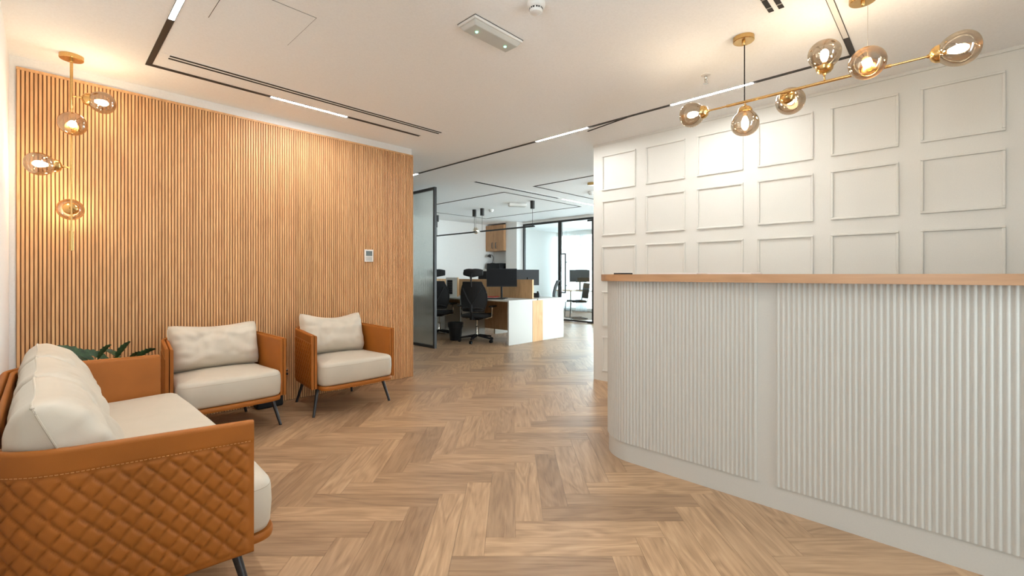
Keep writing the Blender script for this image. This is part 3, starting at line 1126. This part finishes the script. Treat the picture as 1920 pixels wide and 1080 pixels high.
# ------------------------------------------------------------------ office: fluted glass screen
XP = 4.37
t = thing('glass_screen', 'black framed reeded glass screen standing beside the slatted wall end', 'glass partition', (XP, 5.91, 0))
ZP = 2.60
obj('frame_post', B(-0.022, 0.022, 0.0, 0.040, 0, ZP), 'black_metal', t)
obj('frame_post', B(-0.022, 0.022, 1.36, 1.40, 0, ZP), 'black_metal', t)
obj('frame_rail', B(-0.022, 0.022, 0.04, 1.36, ZP - 0.042, ZP), 'black_metal', t)
obj('frame_rail', B(-0.022, 0.022, 0.04, 1.36, 0.0, 0.042), 'black_metal', t)
obj('hinge', B(-0.03, 0.03, -0.012, 0.0, 1.95, 2.05), 'black_metal', t)
m = MB()
ny = 66
dyr = 1.32 / ny
ring = []
for i in range(ny):
    for s in range(4):
        u = s / 4
        ring.append((-0.004 - 0.004 * math.sin(PI * u), 0.04 + (i + u) * dyr))
ring.append((-0.004, 1.36))
poly = ring + [(0.004, 1.36), (0.004, 0.04)]
obj('glass_pane', MB().prism(poly, 0.042, ZP - 0.042), 'reeded_glass', t, True, angle=60)

# ------------------------------------------------------------------ office: glass partition with door
t = thing('glass_partition', 'black framed glass wall with a clear door at the back of the office', 'glass partition', (XG, 6.19, 0))
ZG = 2.60
Y0, YM, Y1 = 0.0, 1.02, 2.31
for y in (Y1 - 0.05, YM + 0.0, YM - 0.052, Y0 - 0.02):
    obj('frame_post', B(-0.03, 0.03, y, y + 0.05, 0, ZG), 'black_metal', t)
obj('frame_rail', B(-0.03, 0.03, YM + 0.05, Y1 - 0.05, ZG - 0.05, ZG), 'black_metal', t)
obj('frame_rail', B(-0.03, 0.03, YM + 0.05, Y1 - 0.05, 0, 0.06), 'black_metal', t)
obj('frame_rail', B(-0.03, 0.03, Y0 + 0.03, YM - 0.052, ZG - 0.05, ZG), 'black_metal', t)
obj('fixed_pane', B(-0.005, 0.005, YM + 0.05, Y1 - 0.05, 0.06, ZG - 0.05), 'clear_glass', t)
dr = obj('door_leaf', B(-0.005, 0.005, Y0 + 0.035, YM - 0.055, 0.05, ZG - 0.055), 'clear_glass', t)
obj('bottom_rail', B(-0.02, 0.02, Y0 + 0.035, YM - 0.055, 0.008, 0.05), 'black_metal', dr)
obj('floor_hinge', B(-0.035, 0.035, Y0 + 0.02, Y0 + 0.16, 0.0, 0.045), 'black_metal', dr)
obj('top_hinge', B(-0.035, 0.035, Y0 + 0.02, Y0 + 0.16, ZG - 0.10, ZG - 0.056), 'black_metal', dr)
hy_ = on_x(1058, 500, XG).y - 6.19
m = MB()
for dy in (-0.075, 0.075):
    m.box(-0.065, -0.040, hy_ + dy - 0.014, hy_ + dy + 0.014, 0.72, 1.74)
m.box(-0.065, -0.040, hy_ - 0.061, hy_ + 0.061, 1.712, 1.74).box(-0.065, -0.040, hy_ - 0.061, hy_ + 0.061, 0.72, 0.748)
m.box(-0.040, -0.005, hy_ - 0.089, hy_ - 0.061, 1.5, 1.53).box(-0.040, -0.005, hy_ - 0.089, hy_ - 0.061, 0.9, 0.93)
obj('door_handle', m, 'black_metal', dr)
wg = struct('window_4', B(XG - 0.03, XG + 0.03, 2.885, 6.17, ZG, H), 'wall_paint', 'glass wall carrying on unseen behind the cream wall, glazed for daylight')  # unseen stretch made clear glass to pass more daylight into the office
for k in range(3):
    obj('mullion', B(XG - 0.03, XG + 0.03, 2.885 + k * 1.07, 2.935 + k * 1.07, 0, ZG), 'black_metal', wg)
    obj('pane', B(XG - 0.005, XG + 0.005, 2.935 + k * 1.07, 2.885 + (k + 1) * 1.07, 0, ZG), 'clear_glass', wg)
struct('trim_2', B(XG - 0.04, XG + 0.04, 6.17, 8.50, ZG, H), 'wall_paint')

# window wall beyond the partition
win = struct('window_1', B(XW - 0.05, XW + 0.05, 2.885, YB, 0.0, 0.10), 'white_plastic', 'bright full-height window of the room behind the glass')
obj('header', B(XW - 0.05, XW + 0.05, 2.885, YB, 2.50, H), 'white_plastic', win)
y = 2.885
k = 0
while y < YB - 0.05:
    obj('mullion', B(XW - 0.04, XW + 0.04, y, y + 0.06, 0.10, 2.50), 'white_plastic', win)
    y1 = min(y + 1.13, YB)
    obj('pane', B(XW - 0.004, XW + 0.004, y + 0.06, y1, 0.10, 2.50), 'clear_glass', win)
    y += 1.13
for yy, w in ((9.30, 0.30), (8.55, 0.22)):
    m = MB()
    pts = []
    for i in range(25):
        pts.append((0.03 * math.sin(i * 1.3), -w + 2 * w * i / 24))
    ring = [(x - 0.004, y) for x, y in pts] + [(x + 0.004, y) for x, y in pts[::-1]]
    o = obj('curtain', MB().prism(ring, 0.0, 2.50), 'curtain_white', loc=(XW - 0.16, yy, 0), smooth=True)
    tag(o, 'gathered white curtain %s the far window' % ('in the corner of' if yy > 9 else 'in front of the middle of'), 'curtain')

# ------------------------------------------------------------------ office: desks
DX0, DX1, DX2, DX3, DY0, DY1, DZ = 5.40, 6.00, 6.28, 6.90, 5.27, 9.0, 0.755
t = thing('office_desk', 'white and oak bench desk pod in the middle of the office', 'desk', ((DX0 + DX3) / 2, DY0, 0))
ox = -(DX0 + DX3) / 2
L = DY1 - DY0
obj('worktop', B(DX0 + ox, DX1 + 0.12 + ox, 0, L, DZ - 0.025, DZ), 'white_laminate', t, bevel=0.002)
obj('worktop', B(DX2 - 0.12 + ox, DX3 + ox, 0, L, DZ - 0.025, DZ), 'white_laminate', t, bevel=0.002)
for yy in (0.0, L / 3, L * 2 / 3, L - 0.03):
    obj('end_panel', B(DX0 + ox, DX1 + ox, yy, yy + 0.03, 0, DZ - 0.0255), 'white_laminate', t)
    obj('end_panel', B(DX2 + ox, DX3 + ox, yy, yy + 0.03, 0, DZ - 0.0255), 'white_laminate', t)
obj('oak_end_panel', B(DX1 + 0.001 + ox, DX2 - 0.001 + ox, -0.004, 0.03, 0, DZ - 0.0255), 'desk_oak', t)
obj('oak_modesty_panel', B(DX1 + ox, DX1 + 0.02 + ox, 0.04, L - 0.04, 0.15, DZ - 0.03), 'desk_oak', t)
for k in range(3):
    yy = 0.12 + k * (L - 0.2) / 3
    obj('oak_divider', B(-0.02, 0.02, yy, yy + (L - 0.2) / 3 - 0.01, DZ, 1.10), 'desk_oak', t, bevel=0.003)
obj('cross_divider', B(DX0 + 0.15 + ox, -0.021, L * 2 / 3 + 0.03, L * 2 / 3 + 0.05, DZ, 1.10), 'desk_oak', t)


def monitor(label, x, y, z0, rz, w=0.56, h=0.33, zc=None):
    t = thing('monitor', label, 'monitor', (x, y, z0), rz)
    zc = 0.38 if zc is None else zc
    sc = obj('screen', B(-w / 2, w / 2, -0.012, 0.012, zc - h / 2, zc + h / 2), 'black_plastic', t, bevel=0.004)
    obj('display', B(-w / 2 + 0.008, w / 2 - 0.008, -0.0135, -0.0121, zc - h / 2 + 0.014, zc + h / 2 - 0.008), 'screen_black', sc)
    obj('stand', MB().tube((0, 0.03, 0.012), (0, 0.022, zc), 0.018, n=12), 'black_plastic', t, True)
    obj('foot', MB().lathe([(0.11, 0), (0.11, 0.008), (0.06, 0.014)], n=24), 'black_plastic', t, True)
    return t


def at_px(px, X):
    r = ray(px, HY)
    return X, X * r[1] / r[0]


RZ_CAM = YAW - PI / 2
x, y = at_px(941, 5.80)
monitor('black monitor facing the room on the near end of the bench desk', x, y, DZ, RZ_CAM + 0.18)
x, y = at_px(989, 6.62)
monitor('black monitor turned away on the far side of the oak divider', x, y, DZ, RZ_CAM + 0.4 + PI, 0.50, 0.31)
x, y = at_px(921, 7.0)
monitor('small black monitor deep in the office behind the mesh chairs', x, y + .1, DZ if False else DZ, RZ_CAM, 0.45, 0.28)
x, y = at_px(925, 5.52)
o = obj('keyboard', B(-0.2, 0.2, -0.065, 0.065, 0, 0.018), 'black_plastic', loc=(x, y, DZ), rot=(0, 0, RZ_CAM - 0.3), bevel=0.003)
tag(o, 'black keyboard lying before the near monitor', 'keyboard')
x, y = at_px(918, 5.95)
o = obj('folder', B(-0.11, 0.11, -0.15, 0.15, 0, 0.02), 'terracotta_red', loc=(x, y, DZ), rot=(0, 0, 0.3), bevel=0.002)
tag(o, 'red folder lying on the bench desk beside the monitor', 'folder')
# desk phone
x, y = at_px(1004, 6.55)
t = thing('desk_phone', 'black desk phone on the bench desk behind the divider', 'phone', (x, y, DZ), 0.6)
obj('body', MB().prism([(-0.09, 0), (0.09, 0), (0.09, 0.03), (-0.09, 0.09)], -0.08, 0.08), 'black_plastic', t, rot=(PI / 2, 0, 0), bevel=0.004)
obj('handset', MB().sweep([(-0.08, -0.05, 0.10), (-0.04, -0.05, 0.105), (0.04, -0.05, 0.085), (0.08, -0.05, 0.06)], 0.018, 10), 'black_plastic', t, True)
# computer tower on the desk
x, y = at_px(848, 5.66)
t = thing('desk_unit', 'white and oak box unit with black vents on the desk between the mesh chairs', 'box', (x, y, DZ), RZ_CAM)
obj('case', B(-0.11, 0.11, -0.12, 0.12, 0, 0.38), 'white_laminate', t, bevel=0.004)
obj('side_panel', B(0.1105, 0.122, -0.12, 0.12, 0, 0.38), 'desk_oak', t)
obj('front_recess', B(-0.085, 0.02, -0.123, -0.1205, 0.05, 0.33), 'black_plastic', t)
for k in range(6):
    obj('vent_blade', B(-0.075, 0.01, -0.126, -0.1231, 0.10 + k * 0.035, 0.112 + k * 0.035), 'leg_metal', t)


# ------------------------------------------------------------------ office chairs
def office_chair(label, loc, rz, head=True, source=None):
    if source is not None:
        t = copy_tree(source)
        t.location, t.rotation_euler = loc, (0, 0, rz)
        t['label'] = label
        return t
    t = thing('office_chair', label, 'office chair', loc, rz, 'black mesh office chairs')
    for k in range(5):
        a = 2 * PI * k / 5 + 0.3
        c, s = math.cos(a), math.sin(a)
        lg = obj('base_arm', MB().tube((0.03 * c, 0.03 * s, 0.115), (0.30 * c, 0.30 * s, 0.075), 0.024, 0.015, 10), 'black_plastic', t, True)
        cs = obj('caster', MB().lathe([(0.010, -0.022), (0.028, -0.022), (0.028, -0.006), (0.012, -0.004), (0.012, 0.004), (0.028, 0.006), (0.028, 0.022), (0.010, 0.022)],
                                      (0.31 * c, 0.31 * s, 0.028), (-s, c, 0), 16), 'black_plastic', lg, True)
    obj('gas_lift', MB().lathe([(0.035, 0.09), (0.035, 0.16), (0.028, 0.17), (0.028, 0.27), (0.016, 0.28), (0.016, 0.41)], n=16), 'chrome', t, True)
    obj('mechanism', B(-0.09, 0.09, -0.10, 0.14, 0.395, 0.435), 'black_plastic', t, bevel=0.01)
    hw = 0.25
    ol = [Vector(p) for p in ((hw * 0.86, -0.24), (hw, -0.16), (hw, 0.14), (hw * 0.8, 0.22), (-hw * 0.8, 0.22), (-hw, 0.14), (-hw, -0.16), (-hw * 0.86, -0.24))]
    obj('seat', MB().rings([[(p.x, p.y, z) for p in inset_poly(ol, d)] for d, z in ((0.03, 0.435), (0.0, 0.45), (0.0, 0.475), (0.02, 0.495), (0.09, 0.503))]), 'black_mesh', t, True, angle=60)
    # curved mesh back
    rings = []
    for j in range(13):
        v = j / 12
        z = 0.56 + 0.50 * v
        wv = (0.19 + 0.05 * math.sin(PI * min(1, v * 1.1))) * (1 if v < .8 else 1 - 0.6 * (v - .8))
        yb = 0.23 + 0.05 * math.sin(PI * v) * -1 + 0.06 * v
        row = []
        for i in range(9):
            u = -1 + i / 4
            row.append((wv * u, yb - 0.05 * (u * u), z))
        rings.append(row)
    vs_ = [p for r in rings for p in r]
    fs = [(j * 9 + i, j * 9 + i + 1, j * 9 + i + 10, j * 9 + i + 9) for j in range(12) for i in range(8)]
    nB = len(vs_)
    vs2 = vs_ + [(p[0], p[1] + 0.012, p[2]) for p in vs_]
    fs2 = [q for q in fs] + [tuple(nB + i for i in q[::-1]) for q in fs]
    bk = obj('backrest', MB().add(vs2, fs2), 'black_mesh', t, True, angle=60)
    rim = [rings[0][i] for i in range(9)] + [rings[j][8] for j in range(1, 13)] + [rings[12][i] for i in range(7, -1, -1)] + [rings[j][0] for j in range(11, 0, -1)]
    obj('back_rim', MB().sweep([(p[0], p[1] + 0.006, p[2]) for p in rim], 0.012, 8, True), 'black_plastic', bk, True)
    m = MB()
    m.sweep([(0, 0.10, 0.415), (0, 0.24, 0.43), (0, 0.30, 0.55), (0, 0.30, 0.68)], 0.024, 10)
    for s in (-1, 1):
        m.sweep([(0, 0.30, 0.66), (s * 0.08, 0.30, 0.78), (s * 0.17, 0.28, 0.96)], 0.016, 8)
        m.sweep([(0, 0.30, 0.60), (s * 0.09, 0.28, 0.62), (s * 0.18, 0.22, 0.60)], 0.014, 8)
    obj('back_support', m, 'black_plastic', t, True)
    if head:
        rs = []
        for i in range(11):
            u = -1 + i / 5
            x = 0.175 * u
            zc = 1.215 + 0.03 * abs(u) - 0.02 * u * u
            hh = 0.068 * (1 - 0.35 * u * u) + 0.005
            yy = 0.245 - 0.05 * u * u
            rs.append([(x, yy + 0.018 * math.cos(a), zc + hh * math.sin(a)) for a in [2 * PI * k / 12 for k in range(12)]])
        obj('headrest', MB().rings(rs), 'black_mesh', t, True, angle=60)
        obj('headrest_post', MB().sweep([(0, 0.30, 0.98), (0, 0.31, 1.08), (0, 0.265, 1.21)], 0.014, 8), 'black_plastic', t, True)
    for s in (-1, 1):
        ar = obj('armrest', MB().sweep([(s * 0.17, 0.03, 0.42), (s * 0.285, 0.03, 0.45), (s * 0.29, 0.03, 0.62)], 0.016, 8), 'chrome', t, True)
        obj('arm_pad', B(s * 0.29 - 0.04, s * 0.29 + 0.04, -0.14, 0.12, 0.62, 0.645), 'black_plastic', ar, bevel=0.01)
    return t


oc = office_chair('black mesh office chair with headrest beside the black waste bin', (5.34, 6.0, 0), PI / 2 + 0.5)
office_chair('black mesh office chair half hidden by the reeded glass screen', (5.30, 7.06, 0), PI / 2 + 0.65, source=oc)
office_chair('black mesh office chair on the far row, only its headrest showing above the desk unit', (7.15, 8.70, 0), -PI / 2 - 0.3, source=oc)
office_chair('black mesh office chair behind the desk phone in front of the glass wall', (7.38, 6.12, 0), -PI / 2 - 0.9, source=oc)

for ch in list(COL.objects):
    if ch.name.startswith('headrest') and ch.parent and ch.parent['label'].startswith('black mesh office chair behind the desk phone'):
        bpy.data.objects.remove(ch)
# waste bin
p = on_z(859, 638, 0)
t = thing('waste_bin', 'round black waste bin on the office floor beside the mesh chair', 'bin', (5.20, 6.43, 0))
obj('bucket', MB().lathe([(0.10, 0.0), (0.135, 0.30), (0.129, 0.30), (0.095, 0.01)], n=28), 'black_plastic', t, True, angle=30)
obj('rim_band', MB().lathe([(0.128, 0.235), (0.138, 0.237), (0.146, 0.318), (0.138, 0.322), (0.130, 0.30)], n=28), 'black_plastic', t, True, angle=30)

# pedestal cabinet under the desk
t = thing('drawer_pedestal', 'white drawer pedestal under the bench desk', 'cabinet', (5.76, 7.44, 0))
obj('body', B(-0.2, 0.2, -0.25, 0.25, 0.02, 0.60), 'white_laminate', t, bevel=0.003)
for k in range(3):
    dd = obj('drawer', B(-0.212, -0.2005, -0.24, 0.24, 0.04 + k * 0.185, 0.215 + k * 0.185), 'white_laminate', t, bevel=0.002)

# linear pendants over the desks
PX, PZ = 6.70, 2.146
for lab, y0, y1, cans in (('thin black linear pendant over the desks, in front of the wall cabinet', 5.835, 7.41, (5.884, 7.36)),
                          ('thin black linear pendant over the desks, nearer the reeded glass screen', 7.56, 9.1, (7.62, 9.0))):
    t = thing('linear_pendant', lab, 'lamp', (PX, (y0 + y1) / 2, H))
    c = (y0 + y1) / 2
    obj('bar', B(-0.018, 0.018, y0 - c, y1 - c, PZ - H - 0.014, PZ - H + 0.014), 'black_metal', t)
    for y in cans:
        obj('canopy', MB().lathe([(0.045, 0), (0.045, -0.15), (0.040, -0.155)], (0, y - c, 0), n=20), 'black_metal', t, True)
        obj('wire', MB().tube((0, y - c, -0.15), (0, y - c, PZ - H + 0.01), 0.004, n=6), 'black_metal', t)
x, y = at_px(892, 6.9)
t = thing('mini_pendant', 'tiny smoked globe pendant hanging in front of the far wall', 'lamp', (x, y, H))
obj('wire', MB().tube((0, 0, 0), (0, 0, -0.36), 0.004, n=6), 'black_metal', t)
obj('shade', MB().lathe([(0.02, -0.36), (0.06, -0.40), (0.07, -0.44), (0.05, -0.50), (0.02, -0.52)], n=18), 'smoke_glass', t, True)

# wall cabinet in the niche
t = thing('wall_cabinet', 'oak two-door wall cabinet high on the far office wall', 'cabinet', (8.93, 9.29, 1.87))
obj('body', B(0.02, 0.32, -0.365, 0.365, 0, 0.74), 'cabinet_oak', t)
for s in (-1, 1):
    dd = obj('door', B(0.0, 0.0195, min(0.002 * s, 0.364 * s), max(0.002 * s, 0.364 * s), 0.004, 0.736), 'cabinet_oak', t)
    obj('handle', MB().sweep([(0.0, s * 0.075, 0.08), (-0.03, s * 0.075, 0.085), (-0.03, s * 0.075, 0.235), (0.0, s * 0.075, 0.24)], 0.012, 6), 'black_metal', dd)
t = thing('side_cabinet', 'low white cabinet below the oak wall cabinet', 'cabinet', (9.02, 9.29, 0))
obj('body', B(-0.18, 0.23, -0.36, 0.36, 0, 1.36), 'white_laminate', t)
for s in (-1, 1):
    obj('door', B(-0.2, -0.1805, min(0.003 * s, 0.357 * s), max(0.003 * s, 0.357 * s), 0.05, 1.35), 'white_laminate', t)
t = thing('printer', 'black printer on the low cabinet under the oak wall cabinet', 'printer', (9.02, 9.28, 1.36))
obj('body', B(-0.16, 0.18, -0.26, 0.26, 0, 0.16), 'black_plastic', t, bevel=0.015)
obj('tray', B(-0.22, -0.16, -0.16, 0.16, 0.02, 0.04), 'black_plastic', t)
t = thing('desk_lamp', 'small black desk lamp on top of the printer', 'lamp', (8.98, 9.42, 1.52))
obj('foot', MB().lathe([(0.06, 0), (0.06, 0.012), (0.02, 0.018)], n=18), 'black_metal', t, True)
obj('neck', MB().sweep([(0, 0, 0.015), (0.02, -0.02, 0.16), (0, 0.02, 0.24), (-0.04, 0.06, 0.25)], 0.009, 8), 'black_metal', t, True)
obj('shade', MB().lathe([(0.02, 0), (0.045, 0.03), (0.06, 0.085), (0.055, 0.085), (0.04, 0.03)], (-0.04, 0.06, 0.26), (-0.3, 0.25, -1), 18), 'black_metal', t, True)

# ------------------------------------------------------------------ room behind the glass
t = thing('meeting_desk', 'pale oak desk in the bright room behind the glass door', 'desk', (11.0, 7.6, 0))
obj('top', B(-0.4, 0.4, -0.85, 0.85, 0.715, 0.74), 'desk_oak', t, bevel=0.003)
for sx in (-0.36, 0.32):
    for sy in (-0.8, 0.76):
        obj('leg', B(sx, sx + 0.04, sy, sy + 0.04, 0, 0.7145), 'white_laminate', t)
x, y = at_px(1087, 10.85)
monitor('dark monitor on the desk in the bright room behind the glass door', x, y, 0.74, RZ_CAM + PI + 0.1, 0.6, 0.36, 0.42)
p = on_z(1085, 600, 0)
t = thing('cantilever_chair', 'black cantilever chair behind the glass door', 'chair', (10.05, 7.25, 0), -2.2)
m = MB()
for s in (-1, 1):
    m.sweep([(s * 0.24, 0.24, 0.015), (s * 0.24, -0.22, 0.015), (s * 0.24, -0.25, 0.04), (s * 0.24, -0.22, 0.44), (s * 0.24, -0.18, 0.455), (s * 0.24, 0.20, 0.455), (s * 0.24, 0.24, 0.48), (s * 0.23, 0.30, 0.95)], 0.012, 8)
m.sweep([(-0.24, 0.24, 0.015), (0.24, 0.24, 0.015)], 0.012, 8)
obj('frame', m, 'black_metal', t, True)
obj('seat', B(-0.225, 0.225, -0.2, 0.22, 0.462, 0.50), 'black_mesh', t, bevel=0.015)
obj('backrest', MB().prism([(-0.22, 0), (0.22, 0), (0.22, 0.03), (-0.22, 0.03)], 0.0, 0.42), 'black_mesh', t, bevel=0.012, loc=(0, 0.245, 0.55), rot=(-0.12, 0, 0))
